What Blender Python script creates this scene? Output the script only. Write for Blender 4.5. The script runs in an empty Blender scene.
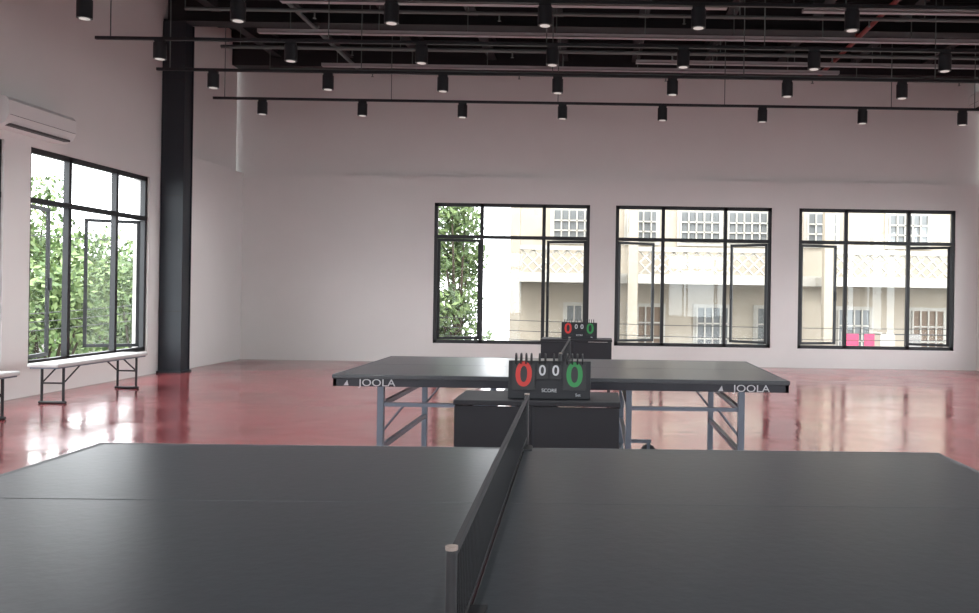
import bpy, bmesh, math, random
from mathutils import Matrix, Vector
random.seed(7)
scene = bpy.context.scene
scene.view_settings.view_transform = 'Standard'
scene.view_settings.look = 'None'
scene.view_settings.exposure = 0.88

# ---------------------------------------------------------------- materials
def mat(name, col, rough=0.6, metal=0.0, noise=0.0, nscale=6.0, bump=0.0, emit=None, estr=0.0, spec=0.5):
    m = bpy.data.materials.new(name); m.use_nodes = True
    nt = m.node_tree; b = nt.nodes['Principled BSDF']
    b.inputs['Base Color'].default_value = (*col, 1)
    b.inputs['Roughness'].default_value = rough
    b.inputs['Metallic'].default_value = metal
    b.inputs['Specular IOR Level'].default_value = spec
    if emit:
        b.inputs['Emission Color'].default_value = (*emit, 1)
        b.inputs['Emission Strength'].default_value = estr
    if noise > 0 or bump > 0:
        tc = nt.nodes.new('ShaderNodeTexCoord')
        n = nt.nodes.new('ShaderNodeTexNoise'); n.inputs['Scale'].default_value = nscale
        n.inputs['Detail'].default_value = 5
        nt.links.new(tc.outputs['Object'], n.inputs['Vector'])
        if noise > 0:
            r = nt.nodes.new('ShaderNodeValToRGB')
            r.color_ramp.elements[0].position = 0.3; r.color_ramp.elements[1].position = 0.7
            r.color_ramp.elements[0].color = (*[c*(1-noise) for c in col], 1)
            r.color_ramp.elements[1].color = (*[min(1, c*(1+noise)) for c in col], 1)
            nt.links.new(n.outputs['Fac'], r.inputs['Fac'])
            nt.links.new(r.outputs['Color'], b.inputs['Base Color'])
        if bump > 0:
            bp = nt.nodes.new('ShaderNodeBump'); bp.inputs['Strength'].default_value = bump
            bp.inputs['Distance'].default_value = 0.02
            nt.links.new(n.outputs['Fac'], bp.inputs['Height'])
            nt.links.new(bp.outputs['Normal'], b.inputs['Normal'])
    return m

M_wall = mat('painted_plaster', (0.725, 0.705, 0.69), 0.75, noise=0.02, nscale=1.2, bump=0.02)
M_black = mat('black_powdercoat', (0.012, 0.014, 0.017), 0.45)
M_col = mat('column_black_paint', (0.012, 0.017, 0.024), 0.5)
M_ceil = mat('ceiling_black', (0.010, 0.011, 0.012), 0.85, noise=0.3, nscale=3)
M_beam = mat('beam_black', (0.014, 0.015, 0.017), 0.6)
M_grey = mat('galvanised_tray', (0.46, 0.47, 0.47), 0.45, metal=0.1)
M_red = mat('red_sprinkler_pipe', (0.25, 0.04, 0.035), 0.5)
M_rod = mat('hanger_rod', (0.14, 0.17, 0.165), 0.5)
M_leg = mat('leg_steel', (0.13, 0.16, 0.20), 0.4, metal=0.4)
M_white = mat('white_plastic', (0.75, 0.74, 0.73), 0.4)
M_slot = mat('dark_slot', (0.06, 0.06, 0.06), 0.6)
M_top = mat('table_top_charcoal', (0.040, 0.047, 0.055), 0.30, noise=0.08, nscale=40, bump=0.03)
M_apron = mat('table_apron', (0.010, 0.013, 0.022), 0.45)
M_line = mat('table_line', (0.11, 0.12, 0.13), 0.5)
M_letter = mat('white_lettering', (0.50, 0.52, 0.55), 0.5)
M_bench = mat('bench_top', (0.5, 0.5, 0.5), 0.4, noise=0.05, nscale=10)
M_digred = mat('digit_red', (0.5, 0.03, 0.025), 0.5)
M_diggrn = mat('digit_green', (0.02, 0.22, 0.06), 0.5)
M_cloth = mat('black_board', (0.009, 0.011, 0.016), 0.6)
M_lens = mat('lamp_lens', (0.5, 0.5, 0.5), 0.4, emit=(1, 0.95, 0.88), estr=0.2)
M_tape = mat('net_tape', (0.025, 0.025, 0.03), 0.7)
M_tip = mat('net_post_cap', (0.3, 0.25, 0.22), 0.5)

def floor_mat():
    m = bpy.data.materials.new('red_epoxy'); m.use_nodes = True
    nt = m.node_tree; b = nt.nodes['Principled BSDF']
    tc = nt.nodes.new('ShaderNodeTexCoord')
    n = nt.nodes.new('ShaderNodeTexNoise'); n.inputs['Scale'].default_value = 0.9
    n.inputs['Detail'].default_value = 8; n.inputs['Distortion'].default_value = 0.8
    nt.links.new(tc.outputs['Object'], n.inputs['Vector'])
    r = nt.nodes.new('ShaderNodeValToRGB')
    r.color_ramp.elements[0].position = 0.3; r.color_ramp.elements[1].position = 0.72
    r.color_ramp.elements[0].color = (0.155, 0.032, 0.036, 1)
    r.color_ramp.elements[1].color = (0.25, 0.060, 0.066, 1)
    nt.links.new(n.outputs['Fac'], r.inputs['Fac']); nt.links.new(r.outputs['Color'], b.inputs['Base Color'])
    rr = nt.nodes.new('ShaderNodeMapRange')
    rr.inputs['From Min'].default_value = 0.3; rr.inputs['From Max'].default_value = 0.7
    rr.inputs['To Min'].default_value = 0.08; rr.inputs['To Max'].default_value = 0.24
    nt.links.new(n.outputs['Fac'], rr.inputs['Value']); nt.links.new(rr.outputs['Result'], b.inputs['Roughness'])
    n2 = nt.nodes.new('ShaderNodeTexNoise'); n2.inputs['Scale'].default_value = 4; n2.inputs['Detail'].default_value = 4
    nt.links.new(tc.outputs['Object'], n2.inputs['Vector'])
    bp = nt.nodes.new('ShaderNodeBump'); bp.inputs['Strength'].default_value = 0.13; bp.inputs['Distance'].default_value = 0.03
    nt.links.new(n2.outputs['Fac'], bp.inputs['Height']); nt.links.new(bp.outputs['Normal'], b.inputs['Normal'])
    b.inputs['Specular IOR Level'].default_value = 1.0
    return m
M_floor = floor_mat()

def mix_mat(name, kind, fac, col):
    m = bpy.data.materials.new(name); m.use_nodes = True
    nt = m.node_tree; nt.nodes.clear()
    o = nt.nodes.new('ShaderNodeOutputMaterial'); mx = nt.nodes.new('ShaderNodeMixShader')
    t = nt.nodes.new('ShaderNodeBsdfTransparent')
    g = nt.nodes.new('ShaderNodeBsdfGlossy' if kind == 'glossy' else 'ShaderNodeBsdfDiffuse')
    g.inputs['Color'].default_value = (*col, 1)
    if kind == 'glossy': g.inputs['Roughness'].default_value = 0.02
    mx.inputs[0].default_value = fac
    nt.links.new(t.outputs[0], mx.inputs[1]); nt.links.new(g.outputs[0], mx.inputs[2]); nt.links.new(mx.outputs[0], o.inputs[0])
    return m
M_glass = mix_mat('window_glass', 'glossy', 0.05, (0.9, 0.95, 0.95))
M_sashglass = mix_mat('sash_glass', 'diffuse', 0.14, (0.35, 0.38, 0.36))
M_net = mix_mat('net_mesh', 'diffuse', 0.80, (0.016, 0.018, 0.02))

# exterior
M_fac = mat('facade_stucco', (0.37, 0.325, 0.26), 0.9, noise=0.10, nscale=0.8)
M_facw = mat('facade_trim', (0.43, 0.41, 0.365), 0.9, noise=0.08, nscale=2)
M_fwin = mat('facade_window', (0.14, 0.15, 0.15), 0.3)
M_brown = mat('facade_door', (0.17, 0.12, 0.085), 0.7)
M_street = mat('asphalt', (0.12, 0.12, 0.12), 0.9, noise=0.1)
M_wire = mat('wire_black', (0.05, 0.05, 0.05), 0.7)
M_bark = mat('bark', (0.06, 0.045, 0.03), 0.9, noise=0.2, nscale=5)
M_leaf = mat('leaf_green', (0.065, 0.115, 0.032), 0.6, noise=0.5, nscale=1.2)
M_leaf2 = mat('leaf_light', (0.15, 0.215, 0.075), 0.6, noise=0.4, nscale=2)
M_pink = mat('pink_cloth', (0.4, 0.05, 0.11), 0.8)
M_yell = mat('yellow_cloth', (0.4, 0.3, 0.06), 0.8)
M_concrete = mat('concrete', (0.25, 0.24, 0.225), 0.9, noise=0.1)

# ---------------------------------------------------------------- builder
class B:
    def __init__(s, name, T=None):
        s.name = name; s.bm = bmesh.new(); s.mats = []; s.T = T or Matrix.Identity(4)
    def mi(s, m):
        if m not in s.mats: s.mats.append(m)
        return s.mats.index(m)
    def poly(s, pts, faces, m, smooth=False, L=None):
        M = s.T @ L if L is not None else s.T
        vs = [s.bm.verts.new(M @ Vector(p)) for p in pts]
        i = s.mi(m)
        for f in faces:
            try:
                fc = s.bm.faces.new([vs[k] for k in f]); fc.material_index = i; fc.smooth = smooth
            except ValueError: pass
    def box(s, a, b, m, L=None, bev=0.0):
        x0, y0, z0 = [min(a[i], b[i]) for i in range(3)]; x1, y1, z1 = [max(a[i], b[i]) for i in range(3)]
        if bev <= 0:
            p = [(x0,y0,z0),(x1,y0,z0),(x1,y1,z0),(x0,y1,z0),(x0,y0,z1),(x1,y0,z1),(x1,y1,z1),(x0,y1,z1)]
            f = [(0,3,2,1),(4,5,6,7),(0,1,5,4),(1,2,6,5),(2,3,7,6),(3,0,4,7)]
            s.poly(p, f, m, L=L)
        else:
            t = bmesh.new()
            bmesh.ops.create_cube(t, size=1)
            for v in t.verts:
                v.co = Vector(((x0+x1)/2+v.co.x*(x1-x0), (y0+y1)/2+v.co.y*(y1-y0), (z0+z1)/2+v.co.z*(z1-z0)))
            bmesh.ops.bevel(t, geom=t.edges[:], offset=bev, segments=3, affect='EDGES', profile=0.5)
            t.verts.index_update()
            s.poly([v.co.copy() for v in t.verts], [[v.index for v in f.verts] for f in t.faces], m, L=L)
            t.free()
    def cyl(s, p0, p1, r, m, n=12, r1=None, smooth=True, L=None):
        p0 = Vector(p0); p1 = Vector(p1); r1 = r if r1 is None else r1
        d = (p1-p0).normalized(); u = d.orthogonal().normalized(); w = d.cross(u)
        pts = []
        for k in range(n):
            a = 2*math.pi*k/n; o = u*math.cos(a)+w*math.sin(a)
            pts.append(p0+o*r); pts.append(p1+o*r1)
        f = [(2*k, 2*((k+1)%n), 2*((k+1)%n)+1, 2*k+1) for k in range(n)]
        s.poly(pts, f, m, smooth=smooth, L=L)
        s.poly([pts[2*k] for k in range(n)], [tuple(range(n))[::-1]], m, L=L)
        s.poly([pts[2*k+1] for k in range(n)], [tuple(range(n))], m, L=L)
    def path(s, pts, r, m, n=8):
        for a, b in zip(pts[:-1], pts[1:]): s.cyl(a, b, r, m, n)
    def torus(s, c, R, r, m, axis='X', N=16, n=6):
        pts = []; f = []
        for i in range(N):
            a = 2*math.pi*i/N
            for j in range(n):
                b = 2*math.pi*j/n
                rad = R+r*math.cos(b); h = r*math.sin(b)
                q = (h, rad*math.cos(a), rad*math.sin(a)) if axis == 'X' else (rad*math.cos(a), h, rad*math.sin(a))
                pts.append((c[0]+q[0], c[1]+q[1], c[2]+q[2]))
                f.append((i*n+j, ((i+1)%N)*n+j, ((i+1)%N)*n+(j+1)%n, i*n+(j+1)%n))
        s.poly(pts, f, m, smooth=True)
    def text(s, txt, size, loc, m, ext=0.001, L=None, sx=1.0, bold=0.0):
        c = bpy.data.curves.new('tmp', 'FONT'); c.body = txt; c.size = size; c.extrude = ext; c.offset = bold
        c.align_x = 'CENTER'; c.align_y = 'CENTER'
        o = bpy.data.objects.new('tmp', c); scene.collection.objects.link(o)
        dg = bpy.context.evaluated_depsgraph_get(); dg.update()
        me = bpy.data.meshes.new_from_object(o.evaluated_get(dg))
        R = Matrix.Translation(loc) @ Matrix.Rotation(math.pi/2, 4, 'X') @ Matrix.Diagonal((sx, 1, 1, 1))
        if L is not None: R = L @ R
        s.poly([R @ v.co for v in me.vertices], [list(p.vertices) for p in me.polygons], m)
        bpy.data.objects.remove(o); bpy.data.meshes.remove(me); bpy.data.curves.remove(c)
    def done(s, origin=None):
        me = bpy.data.meshes.new(s.name)
        s.bm.normal_update()
        o = bpy.data.objects.new(s.name, me)
        if origin is not None:
            origin = Vector(origin)
            for v in s.bm.verts: v.co -= origin
            o.location = origin
        s.bm.to_mesh(me); s.bm.free()
        for m in s.mats: me.materials.append(m)
        scene.collection.objects.link(o)
        return o

# ---------------------------------------------------------------- room
XL, XR, YB, YR, ZT = -6.4, 6.78, 15.6, -3.0, 5.75
Z0, Z1 = 0.34, 2.83
LEDGE = 3.3
def wall(name, T, u0, u1, opens, zt=ZT, th=0.22, upper_off=0.0):
    b = B(name, T)
    cur = u0
    for (a, c) in sorted(opens):
        b.box((cur, 0, 0), (a, th, LEDGE), M_wall)
        b.box((a, 0, 0), (c, th, Z0), M_wall)
        b.box((a, 0, Z1), (c, th, LEDGE), M_wall)
        cur = c
    b.box((cur, 0, 0), (u1, th, LEDGE), M_wall)
    b.box((u0, upper_off, LEDGE), (u1, th, zt), M_wall)
    return b.done()
TB = Matrix.Translation((0, YB, 0))
TL = Matrix.Translation((XL, 0, 0)) @ Matrix.Rotation(math.pi/2, 4, 'Z')
TR = Matrix.Translation((XR, 0, 0)) @ Matrix.Rotation(-math.pi/2, 4, 'Z')
TF = Matrix.Translation((0, YR, 0)) @ Matrix.Rotation(math.pi, 4, 'Z')
opB = [(-2.87, -0.11), (0.35, 3.12), (3.60, 6.38)]
opL = [(9.95, 12.6), (6.85, 9.5), (3.75, 6.4), (0.65, 3.3)]
opR = [(-14.6, -11.9), (-11.4, -8.7), (-8.2, -5.5), (-5.0, -2.3), (-1.8, 0.9)]  # unseen window openings, added to let daylight in from the right
opF = [(-5.5, -2.8), (-1.3, 1.4), (2.8, 5.5)]  # openings behind the camera, out of view, added to light the room
wall('wall_back', TB, XL-0.22, XR+0.22, opB, upper_off=0.06)
wall('wall_left', TL, YR, YB, opL)
wall('wall_right', TR, -YB, -YR, opR)
wall('wall_front', TF, -XR-0.22, -XL+0.22, opF)
b = B('trim_ledge'); b.box((XL, 13.2, 0), (XL+0.13, YB, LEDGE), M_wall, bev=0.004); b.done()
b = B('floor'); b.box((XL-0.22, YR-0.22, -0.2), (XR+0.22, YB+0.22, 0), M_floor); b.done()
b = B('ceiling'); b.box((XL-0.22, YR-0.22, ZT), (XR+0.22, YB+0.22, ZT+0.15), M_ceil)
y = YR+0.3
while y < YB-0.2:
    b.box((XL+0.01, y, 5.62), (XR-0.01, y+0.06, ZT), M_beam); y += 0.6
b.done()

# ---------------------------------------------------------------- windows
def window(idx, T, a, c, openang=(25, 25)):
    b = B('window_%d' % idx, T)
    F = 0.06; D0, D1 = 0.03, 0.10
    w = c-a
    b.box((a, D0, Z0), (a+F, D1, Z1), M_black); b.box((c-F, D0, Z0), (c, D1, Z1), M_black)
    b.box((a, D0, Z0), (c, D1, Z0+F), M_black); b.box((a, D0, Z1-F), (c, D1, Z1), M_black)
    m1 = a+w*0.305; m2 = a+w*0.705; zt = Z1-(Z1-Z0)*0.24
    for m in (m1, m2): b.box((m-F/2, D0, Z0), (m+F/2, D1, Z1), M_black)
    b.box((a, D0-0.005, zt-F/2), (c, D1, zt+F/2), M_black)
    yg = (D0+D1)/2
    def pane(x0, x1, z0, z1): b.poly([(x0,yg,z0),(x1,yg,z0),(x1,yg,z1),(x0,yg,z1)], [(0,1,2,3)], M_glass)
    for x0, x1 in ((a, m1), (m1, m2), (m2, c)): pane(x0+F*.5, x1-F*.5, zt+F*.5, Z1-F)
    pane(m1+F/2, m2-F/2, Z0+F, zt-F/2)
    f = 0.045
    for (x0, x1, side, ang) in ((a+F, m1-F/2, 0, openang[0]), (m2+F/2, c-F, 1, openang[1])):
        ww = x1-x0; hz0 = Z0+F+0.005; hz1 = zt-F/2-0.005
        if side == 0: L = Matrix.Translation((x0, D1-0.01, 0)) @ Matrix.Rotation(math.radians(ang), 4, 'Z'); q0, q1 = 0, ww
        else: L = Matrix.Translation((x1, D1-0.01, 0)) @ Matrix.Rotation(-math.radians(ang), 4, 'Z'); q0, q1 = -ww, 0
        b.box((q0, 0, hz0), (q0+f, 0.035, hz1), M_black, L=L); b.box((q1-f, 0, hz0), (q1, 0.035, hz1), M_black, L=L)
        b.box((q0, 0, hz0), (q1, 0.035, hz0+f), M_black, L=L); b.box((q0, 0, hz1-f), (q1, 0.035, hz1), M_black, L=L)
        b.poly([(q0+f,0.018,hz0+f),(q1-f,0.018,hz0+f),(q1-f,0.018,hz1-f),(q0+f,0.018,hz1-f)], [(0,1,2,3)], M_sashglass, L=L)
        hx = q1-f/2 if side == 0 else q0+f/2
        b.box((hx-0.01, -0.03, 1.2), (hx+0.01, 0, 1.35), M_black, L=L)
    return b.done()
k = 1
for (a, c), an in zip(opB, ((8, 12), (28, 35), (20, 28))): window(k, TB, a, c, an); k += 1
for (a, c) in opL: window(k, TL, a, c, (12, 62)); k += 1
for (a, c) in opR: window(k, TR, a, c); k += 1
for (a, c) in opF: window(k, TF, a, c); k += 1

# ---------------------------------------------------------------- steel column + beams
def ibeam_x(b, x0, x1, yc, z0, z1, w=0.2, t=0.02, m=M_beam):
    b.box((x0, yc-w/2, z0), (x1, yc+w/2, z0+t), m); b.box((x0, yc-w/2, z1-t), (x1, yc+w/2, z1), m)
    b.box((x0, yc-0.01, z0+t), (x1, yc+0.01, z1-t), m)
def ibeam_y(b, y0, y1, xc, z0, z1, w=0.15, t=0.015, m=M_beam):
    b.box((xc-w/2, y0, z0), (xc+w/2, y1, z0+t), m); b.box((xc-w/2, y0, z1-t), (xc+w/2, y1, z1), m)
    b.box((xc-0.008, y0, z0+t), (xc+0.008, y1, z1-t), m)
b = B('steel_column')
cx0, cx1, cy0, cy1 = -6.39, -6.06, 12.9, 13.19
b.box((cx0, cy0, 0), (cx1, cy0+0.025, 5.16), M_col); b.box((cx0, cy1-0.025, 0), (cx1, cy1, 5.16), M_col)
b.box((cx0+0.14, cy0+0.025, 0), (cx0+0.16, cy1-0.025, 5.16), M_col)
b.box((cx1-0.03, cy0+0.025, 0), (cx1-0.015, cy1-0.025, 5.16), M_col)
b.box((cx0, cy0-0.05, 0), (cx1+0.03, cy1, 0.03), M_col)
for z in (0.9, 2.6, 4.3): b.box((cx0, cy0-0.006, z), (cx1, cy0, z+0.012), M_beam)
b.done()
for yy in (13.05, 8.2, 3.2, -1.0):
    b = B('ceiling_beam'); ibeam_x(b, XL+0.01, XR-0.01, yy, 5.17, 5.61, w=0.28); b.done()
b = B('ceiling_beam'); b.box((XL+0.01, 15.35, 5.15), (XR-0.01, 15.64, 5.61), M_beam); b.done()
JX = [-5.6+1.25*i for i in range(10)]
for x in JX:
    b = B('ceiling_joist')
    for (q0, q1) in ((YR+0.01, -1.16), (-0.84, 3.04), (3.36, 8.04), (8.36, 12.89), (13.21, 15.34)):
        ibeam_y(b, q0, q1, x, 5.3, 5.61)
    b.done()
RT = 5.298
for (yy, z, x0, x1) in ((14.6, 4.97, -4.6, 4.0), (14.1, 4.97, 0.6, 6.5), (12.35, 4.86, -4.8, 6.5), (11.0, 4.86, -4.0, 1.6), (11.2, 4.90, 2.6, 6.6), (10.5, 4.9, -4.6, 2.6), (9.4, 4.92, -3.0, 6.6), (7.2, 4.9, -5, 6.5), (4.2, 4.9, -5, 6.5)):
    b = B('cable_tray')
    b.box((x0, yy, z), (x1, yy+0.10, z+0.012), M_grey); b.box((x0, yy, z), (x1, yy+0.006, z+0.05), M_grey); b.box((x0, yy+0.094, z), (x1, yy+0.10, z+0.05), M_grey)
    for x in JX:
        if x0 < x < x1: b.cyl((x, yy+0.05, z+0.01), (x, yy+0.05, RT), 0.008, M_rod, 6)
    b.done()
for (yy, z, x0, x1, r, m) in ((10.0, 5.03, -5.8, 6.7, 0.035, M_red), (13.75, 5.03, -5.9, 6.7, 0.03, M_rod), (11.9, 5.03, -5.6, 6.7, 0.025, M_rod), (15.0, 5.0, -5.6, 6.7, 0.025, M_rod), (8.8, 5.03, -5.6, 6.7, 0.025, M_rod), (6.0, 5.0, -5.8, 6.7, 0.035, M_red)):
    b = B('sprinkler_pipe')
    b.cyl((x0, yy, z), (x1, yy, z), r, m, 10)
    for i, x in enumerate(JX):
        if i % 2 == 0: b.cyl((x, yy, z), (x, yy, RT), 0.008, M_rod, 6)
        else:
            b.cyl((x+0.5, yy, z), (x+0.5, yy, z-0.10), 0.012, m, 6); b.cyl((x+0.5, yy, z-0.10), (x+0.5, yy, z-0.105), 0.025, m, 8)
    b.done()
for (xx, m, r) in ((3.85, M_red, 0.035), (-4.2, M_rod, 0.03)):
    b = B('main_pipe')
    b.cyl((xx, 3, 5.12), (xx, 15.3, 5.12), r, m, 10)
    for q in (3.2, 8.2, 13.05): b.box((xx-0.05, q-0.02, 5.14), (xx+0.05, q+0.02, 5.168), m)
    b.done()

# ---------------------------------------------------------------- track lights
for yy in (13.2, 11.5, 10.09, 8.60, 6.9, 5.2, 3.4, 1.5):  # nearest rows lie out of view, added for extra lighting
    b = B('track_light')
    zr = 4.09
    b.box((-5.77, yy-0.02, zr), (6.7, yy+0.02, zr+0.035), M_black)
    for i, x in enumerate(JX):
        if i % 2 == 0 or i == 9: b.cyl((x, yy, zr+0.03), (x, yy, 5.168 if yy == 13.2 else RT), 0.007, M_rod, 6)
    xs = [-0.53+1.5*i for i in range(-3, 5)]
    for x in xs:
        b.box((x-0.06, yy-0.018, zr-0.03), (x+0.06, yy+0.018, zr), M_black)
        b.cyl((x, yy, zr-0.05), (x, yy, zr-0.03), 0.015, M_black, 8)
        b.cyl((x, yy, zr-0.035), (x, yy, zr-0.215), 0.072, M_black, 20)
        b.cyl((x, yy, zr-0.216), (x, yy, zr-0.22), 0.05, M_lens, 16)
    o = b.done((0, yy, zr))
    for i, x in enumerate(xs):
        ld = bpy.data.lights.new('spot', 'SPOT'); ld.energy = 42; ld.spot_size = math.radians(110); ld.spot_blend = 0.8
        ld.shadow_soft_size = 0.05; ld.color = (1, 0.975, 0.955)
        lo = bpy.data.objects.new('track_spot_%d' % i, ld); scene.collection.objects.link(lo)
        lo.location = (x, 0, -0.24); lo.parent = o

# ---------------------------------------------------------------- air conditioners
def aircon(T):
    b = B('air_conditioner', T)
    prof = [(0, 0), (-0.12, -0.0), (-0.2, 0.04), (-0.24, 0.12), (-0.235, 0.27), (-0.2, 0.31), (0, 0.32)]
    n = len(prof); pts = [(0, p[0], p[1]) for p in prof]+[(1.2, p[0], p[1]) for p in prof]
    fs = [(i, (i+1)%n, n+(i+1)%n, n+i) for i in range(n)]+[tuple(range(n))[::-1], tuple(range(n, 2*n))]
    b.poly(pts, fs, M_white)
    b.box((0.08, -0.215, 0.035), (1.12, -0.14, 0.012), M_slot)
    b.box((0.1, -0.236, 0.05), (1.1, -0.2, 0.056), M_white)
    b.box((0.02, -0.242, 0.118), (1.18, -0.236, 0.122), M_slot)
    return b.done()
aircon(Matrix.Translation((XL+0.004, 9.2, 2.93)) @ Matrix.Rotation(math.pi/2, 4, 'Z'))
aircon(Matrix.Translation((XR-0.004, 15.5, 4.55)) @ Matrix.Rotation(-math.pi/2, 4, 'Z'))

# ---------------------------------------------------------------- benches
def bench(x0, x1, y0, y1):
    b = B('bench'); h = 0.44
    b.box((x0, y0, h-0.04), (x1, y1, h), M_bench, bev=0.012)
    b.box((x0+0.02, y0+0.02, h-0.055), (x1-0.02, y1-0.02, h-0.038), M_leg)
    for yy, s in ((y0+0.18, 1), (y1-0.18, -1)):
        for xx in (x0+0.05, x1-0.05):
            b.cyl((xx, yy, 0.02), (xx, yy, h-0.04), 0.014, M_black, 8)
            b.cyl((xx, yy, 0.22), (xx, yy+s*0.3, h-0.05), 0.009, M_black, 6)
        b.cyl((x0+0.02, yy, 0.015), (x1-0.02, yy, 0.015), 0.015, M_black, 8)
        b.cyl((x0+0.05, yy, 0.22), (x1-0.05, yy, 0.22), 0.010, M_black, 6)
    b.done()
bench(-5.93, -5.6, 9.2, 11.05)
bench(-5.80, -5.47, 6.2, 8.4)

# ---------------------------------------------------------------- table tennis tables
def tt_table(cx, cy, rot):
    T = Matrix.Translation((cx, cy, 0)) @ Matrix.Rotation(math.radians(rot), 4, 'Z')
    b = B('table_tennis_table', T)
    HL, HW, H = 1.37, 0.7625, 0.76
    for s in (-1, 1):
        xa, xb = (-HL, -0.004) if s < 0 else (0.004, HL)
        b.box((xa, -HW, H-0.024), (xb, HW, H), M_top, bev=0.003)
        z = H+0.0006
        b.box((xa, -HW+0.004, z-0.0003), (xb, -HW+0.021, z), M_line); b.box((xa, HW-0.021, z-0.0003), (xb, HW-0.004, z), M_line)
        b.box((xa, -0.002, z-0.0003), (xb, 0.002, z), M_line)
        e = s*(HL-0.004); b.box((e, -HW+0.022, z-0.0003), (e-s*0.017, HW-0.022, z), M_line)
        za, zb = H-0.07, H-0.024
        g = 0.006
        b.box((xa+g, -HW+g, za), (xb-g, -HW+g+0.02, zb), M_apron); b.box((xa+g, HW-g-0.02, za), (xb-g, HW-g, zb), M_apron)
        b.box((xa+g, -HW+g, za), (xa+g+0.02, HW-g, zb), M_apron); b.box((xb-g-0.02, -HW+g, za), (xb-g, HW-g, zb), M_apron)
        b.box((xa+0.5, -HW+0.03, za), (xa+0.53, HW-0.03, zb), M_apron)
        for xx, r in ((s*1.09, 0.02), (s*0.41, 0.018)):
            for yy in (-HW+0.07, HW-0.07):
                b.box((xx-r, yy-r, 0.03), (xx+r, yy+r, za+0.01), M_leg, bev=0.004)
                if abs(xx) > 1: b.cyl((xx, yy, 0), (xx, yy, 0.035), 0.028, M_black, 12)
            b.box((xx-0.014, -HW+0.07, 0.30), (xx+0.014, HW-0.07, 0.328), M_leg)
            b.box((xx-0.014, -HW+0.07, 0.56), (xx+0.014, HW-0.07, 0.588), M_leg)
        for yy in (-HW+0.07, HW-0.07):
            b.box((s*0.41, yy-0.012, 0.565), (s*1.09, yy+0.012, 0.588), M_leg)
            b.cyl((s*0.95, yy, 0.575), (s*1.09, yy, 0.40), 0.008, M_leg, 6)
        b.box((s*0.41-0.016, -HW+0.02, 0.10), (s*0.41+0.016, HW-0.02, 0.13), M_leg)
        for yy in (-HW+0.05, HW-0.05):
            b.box((s*0.28, yy-0.016, 0.13), (s*0.64, yy+0.016, 0.155), M_leg)
            for xx in (s*0.29, s*0.62):
                b.cyl((xx, yy-0.014, 0.06), (xx, yy+0.014, 0.06), 0.06, M_black, 18)
                b.box((xx-0.012, yy-0.024, 0.06), (xx+0.012, yy-0.018, 0.14), M_leg); b.box((xx-0.012, yy+0.018, 0.06), (xx+0.012, yy+0.024, 0.14), M_leg)
    for rz in (0, math.pi):
        L = Matrix.Rotation(rz, 4, 'Z')
        for xx in (-1.12, 1.12):
            b.text('JOOLA', 0.06, (xx+0.02, -HW+0.0045, H-0.049), M_letter, L=L, sx=1.2)
            q = xx-0.15
            b.poly([(q-0.03,-HW+0.004,H-0.065),(q,-HW+0.004,H-0.065),(q-0.008,-HW+0.004,H-0.032)], [(0,1,2)], M_letter, L=L)
    E = HW+0.1525; zt = H+0.1525
    b.poly([(0,-E,H+0.004),(0,E,H+0.004),(0,E,zt),(0,-E,zt)], [(0,1,2,3)], M_net)
    k = -E
    while k < E:
        b.cyl((0, k, H+0.004), (0, k, zt), 0.0008, M_tape, 4); k += 0.02
    b.box((-0.004, -E, zt-0.014), (0.004, E, zt), M_tape); b.box((-0.002, -E, H+0.004), (0.002, E, H+0.010), M_tape)
    for s in (-1, 1):
        b.cyl((0, s*E, H-0.03), (0, s*E, zt+0.003), 0.008, M_black, 12)
        b.cyl((0, s*E, zt+0.003), (0, s*E, zt+0.008), 0.009, M_tip, 12)
        b.box((-0.02, s*E-0.012, H-0.05), (0.02, s*E+0.012, H-0.02), M_black)
        b.box((-0.02, s*(HW-0.05), H-0.085), (0.02, s*E, H-0.07), M_black)
        b.box((-0.02, s*E-0.012, H-0.085), (0.02, s*E+0.012, H-0.05), M_black)
        b.box((-0.03, s*(HW-0.06), H+0.001), (0.03, s*(HW+0.005), H+0.005), M_black)
    return b.done((cx, cy, 0))
tt_table(-0.21, 2.12, 1.2)
tt_table(-0.195, 6.02, 0)

# ---------------------------------------------------------------- umpire tables + scoreboards
def umpire(cx, y0):
    b = B('umpire_table'); h = 0.75; w = 0.40; d = 0.42
    b.box((cx-w, y0, h-0.025), (cx+w, y0+d, h), M_cloth, bev=0.004)
    for x0, x1 in ((cx-w+0.005, cx-0.03), (cx-0.01, cx+w-0.005)):
        b.box((x0, y0+0.01, 0.22), (x1, y0+0.025, h-0.03), M_cloth)
    b.box((cx-0.1, y0+0.03, 0.22), (cx+0.1, y0+0.04, h-0.025), M_apron)
    b.box((cx-w+0.005, y0+0.025, 0.22), (cx-w+0.02, y0+d-0.02, h-0.025), M_cloth)
    b.box((cx+w-0.02, y0+0.025, 0.22), (cx+w-0.005, y0+d-0.02, h-0.025), M_cloth)
    for xx in (cx-w+0.03, cx+w-0.03):
        for yy in (y0+0.04, y0+d-0.04): b.box((xx-0.015, yy-0.015, 0), (xx+0.015, yy+0.015, h-0.025), M_black)
    b.box((cx-w+0.02, y0+d/2, 0.2), (cx+w-0.02, y0+d/2+0.02, 0.24), M_black)
    b.done()
umpire(-0.27, 4.2); umpire(-0.20, 9.8)

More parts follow.
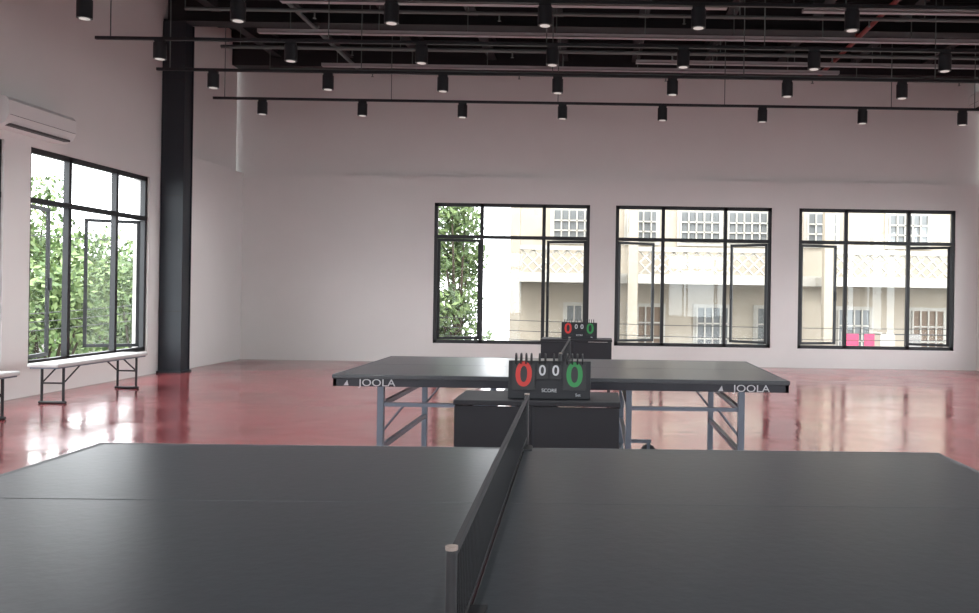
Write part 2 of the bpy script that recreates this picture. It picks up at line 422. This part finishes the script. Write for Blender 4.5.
def scoreboard(cx, yf, zb):
    b = B('scoreboard')
    W, Hh = 0.20, 0.185
    tilt = math.radians(-10)
    L = Matrix.Translation((cx, yf, zb+0.003)) @ Matrix.Rotation(tilt, 4, 'X')
    b.box((-W, 0, 0), (W, 0.012, Hh), M_cloth, L=L, bev=0.003)
    L2 = Matrix.Translation((cx, yf+0.14, zb+0.0065)) @ Matrix.Rotation(-tilt*2.6, 4, 'X')
    b.box((-W, -0.012, 0), (W, 0, Hh+0.01), M_cloth, L=L2, bev=0.003)
    b.box((cx-W+0.01, yf+0.01, zb+0.0005), (cx+W-0.01, yf+0.14, zb+0.008), M_cloth)
    for (x, ww, hh, zc, m, sz, bo) in ((-0.125, 0.055, 0.068, 0.112, M_digred, 0.165, 0.003), (-0.035, 0.027, 0.038, 0.135, M_letter, 0.07, 0.001), (0.03, 0.027, 0.038, 0.135, M_letter, 0.07, 0.001), (0.122, 0.055, 0.068, 0.112, M_diggrn, 0.165, 0.003)):
        b.box((x-ww, -0.005, zc-hh), (x+ww, -0.001, zc+hh), M_black, L=L)
        b.text('0', sz, (x, -0.0065, zc), m, L=L, bold=bo)
    b.text('SCORE', 0.024, (0.0, -0.003, 0.04), M_letter, L=L); b.text('Set', 0.02, (0.14, -0.003, 0.02), M_letter, L=L)
    for xc in (-0.165, -0.14, -0.115, -0.09, -0.05, -0.022, 0.02, 0.045, 0.085, 0.11, 0.135, 0.16):
        p = L @ Vector((xc, 0.006, Hh+0.008))
        b.torus(p, 0.026, 0.0045, M_black, 'X', 16, 6)
    b.done()
scoreboard(-0.215, 4.26, 0.7505)
scoreboard(-0.17, 9.86, 0.7505)

# ---------------------------------------------------------------- exterior
b = B('street_ground'); b.box((-60, -40, -4.1), (60, 80, -4.0), M_street); b.done()
b = B('apartment_building')
Yf = 25.0
b.box((-2.4, Yf, -4), (17, Yf+6, 9.5), M_fac)
for z in (-0.9, 1.55, 4.6, 7.6): b.box((-2.5, Yf-0.25, z), (17.1, Yf, z+0.28), M_facw)
def fwin(x, z, w, h, arch=False, grille=True, mm=M_fwin):
    b.box((x-0.1, Yf-0.06, z-0.1), (x+w+0.1, Yf, z+h+0.1), M_facw)
    b.box((x, Yf-0.08, z), (x+w, Yf-0.05, z+h), mm)
    if arch:
        n = 10; pts = [(x+w/2+ (w/2+0.08)*math.cos(math.pi*i/n), Yf-0.07, z+h+0.08+(w/2)*math.sin(math.pi*i/n)) for i in range(n+1)]
        b.poly(pts, [tuple(range(n+1))], M_facw)
    if grille:
        k = x
        while k <= x+w+0.01: b.box((k-0.02, Yf-0.14, z), (k+0.02, Yf-0.1, z+h), M_facw); k += 0.22
        for q in (0.33, 0.66): b.box((x, Yf-0.14, z+h*q-0.02), (x+w, Yf-0.1, z+h*q+0.02), M_facw)
for i, x in enumerate((-1.2, 0.9, 2.4, 3.75, 6.0, 8.3, 10.2, 13.0)):
    fwin(x, 2.75, 0.8 if i % 3 == 1 else 1.1, 0.85, arch=(i in (2, 5)))
    fwin(x, 5.4, 1.1, 1.3)
for i, x in enumerate((-0.8, 1.0, 2.9, 4.6, 6.9, 9.0, 12.2)):
    fwin(x, -0.4, 0.9, 1.3, mm=M_brown if i in (1, 5) else M_fwin)
    fwin(x, -3.2, 1.2, 1.8, mm=M_brown)
def diamond(x, z, w, h, yy):
    t = 0.03
    for (p, q) in (((x, z), (x+w, z+h)), ((x, z+h), (x+w, z))):
        b.cyl((p[0], yy, p[1]), (q[0], yy, q[1]), t, M_facw, 6)
for (x0, x1) in ((-2.3, 0.5), (0.9, 5.2), (6.2, 12.5)):
    b.box((x0, Yf-1.2, 1.55), (x1, Yf, 1.8), M_facw)
    b.box((x0, Yf-1.2, 2.42), (x1, Yf-1.05, 2.54), M_facw)
    k = x0+0.3
    while k < x1-0.45:
        diamond(k, 1.8, 0.31, 0.31, Yf-1.12); diamond(k, 2.11, 0.31, 0.31, Yf-1.12); k += 0.31
    for xx in (x0+0.12, x1-0.12): b.box((xx-0.13, Yf-1.23, -4), (xx+0.13, Yf-0.94, 4.6), M_fac)
b.box((-2.7, Yf-1.0, 8.9), (17.3, Yf+6.5, 9.2), M_facw)
b.done()
b = B('low_house')
b.box((-36, 46, -4), (-26, 56, 1.0), M_concrete); b.box((-36.5, 45.5, 1.0), (-25.5, 56.5, 1.2), M_facw)
for k in range(4): b.box((-26, 47+k*2.2, -1), (-25.95, 48+k*2.2, 0.4), M_fwin)
b.done()
b = B('laundry_line')
b.cyl((6.2, 22.0, 0.35), (8.9, 22.0, 0.35), 0.015, M_wire, 6)
b.cyl((6.2, 22.0, -4.0), (6.2, 22.0, 0.4), 0.04, M_concrete, 8); b.cyl((8.9, 22.0, -4.0), (8.9, 22.0, 0.4), 0.04, M_concrete, 8)
for x, m, w in ((6.3, M_pink, 0.3), (6.75, M_pink, 0.25), (7.15, M_facw, 0.35), (7.75, M_concrete, 0.4), (5.0, M_yell, 0.0)):
    if w: b.box((x, 21.98, -0.35), (x+w, 22.02, 0.35), m)
b.done()

def wire(b, p0, p1, sag, r=0.012):
    pts = []
    for i in range(15):
        t = i/14; p = Vector(p0).lerp(Vector(p1), t); p.z -= sag*4*t*(1-t); pts.append(p)
    b.path(pts, r, M_wire, 5)
b = B('power_lines')
for i, (z, yy) in enumerate(((0.62, 19.4), (0.45, 19.3), (0.3, 19.5))):
    wire(b, (-7, yy, z+0.2), (18, yy, z+0.3), 0.3+0.08*i, 0.008)
b.cyl((-7.1, 19.4, -4), (-7.1, 19.4, 3), 0.10, M_concrete, 12)
b.cyl((18.1, 19.4, -4), (18.1, 19.4, 3), 0.10, M_concrete, 12)
b.done()
b = B('power_lines')
for i, z in enumerate((0.6, 0.8, 1.0, 2.5)):
    wire(b, (-10.4, -4, z), (-10.4-0.05*i, 26, z+0.1), 0.3+0.05*i, 0.009)
b.cyl((-10.5, 26, -4), (-10.5, 26, 6), 0.10, M_concrete, 12); b.cyl((-10.5, -4, -4), (-10.5, -4, 6), 0.10, M_concrete, 12)
b.done()

def tree(x, y, h, r, n=2600, leafm=(M_leaf, M_leaf2), base=-4.0, ls=1.0, lo=0.45):
    b = B('tree')
    b.cyl((x, y, base), (x+0.1, y, base+h*0.55), 0.14, M_bark, 10, r1=0.09)
    cl = []
    for i in range(14):
        a = random.uniform(0, 6.28); rr = r*random.uniform(0.15, 0.65); zz = base+h*random.uniform(lo, 0.92)
        c = Vector((x+rr*math.cos(a), y+rr*math.sin(a), zz)); cl.append(c)
        b.cyl((x+0.08, y, base+h*random.uniform(0.3, 0.53)), c, 0.05, M_bark, 6, r1=0.02)
    for i in range(n):
        c = random.choice(cl); R = r*0.42
        d = Vector((random.gauss(0,1), random.gauss(0,1), random.gauss(0,1))).normalized()*R*random.random()**0.4
        p = c+d; s = random.uniform(0.06, 0.14)*ls
        u = Vector((random.gauss(0,1), random.gauss(0,1), random.gauss(0,1))).normalized(); w = u.orthogonal().normalized()
        b.poly([p-u*s, p+w*s*0.4, p+u*s, p-w*s*0.4], [(0,1,2,3)], leafm[0] if random.random() < 0.5 else leafm[1])
    b.done()
tree(-3.55, 22.3, 8.2, 1.3, 4600)
tree(-13.3, 21.2, 5.9, 1.9, 4800)
tree(-13.2, 25.2, 6.4, 1.9, 4200)
tree(-17.9, 27.8, 9.0, 1.7, 2600, ls=1.1)
tree(-18.4, 32.8, 7.0, 2.8, 4600, ls=1.3)
tree(-13.8, 16.5, 5.6, 2.0, 3600)
tree(-15.0, 11.0, 5.6, 2.1, 3000)

# ---------------------------------------------------------------- world, sun, camera
w = bpy.data.worlds.new('sky'); scene.world = w; w.use_nodes = True
bg = w.node_tree.nodes['Background']
bg.inputs['Color'].default_value = (0.93, 0.97, 1.0, 1); bg.inputs['Strength'].default_value = 4.2
sd = bpy.data.lights.new('sun', 'SUN'); sd.energy = 1.2; sd.angle = 0.02; sd.color = (1, 0.95, 0.88)
so = bpy.data.objects.new('sun', sd); scene.collection.objects.link(so)
so.rotation_euler = Vector((0.45, 0.75, -1.25)).to_track_quat('-Z', 'Y').to_euler()
so.location = (-5, -10, 20)

cd = bpy.data.cameras.new('camera'); cam = bpy.data.objects.new('camera', cd); scene.collection.objects.link(cam)
cd.sensor_width = 36; cd.lens = 880/979*36
cd.shift_x = -(595-489.5)/979; cd.shift_y = (293-306.5)/979
cd.clip_start = 0.05; cd.clip_end = 300
cam.matrix_world = Matrix.Translation((0, 0, 1.27)) @ Matrix.Rotation(math.pi/2, 4, 'X') @ Matrix.Rotation(0.0155, 4, 'Z')
scene.camera = cam
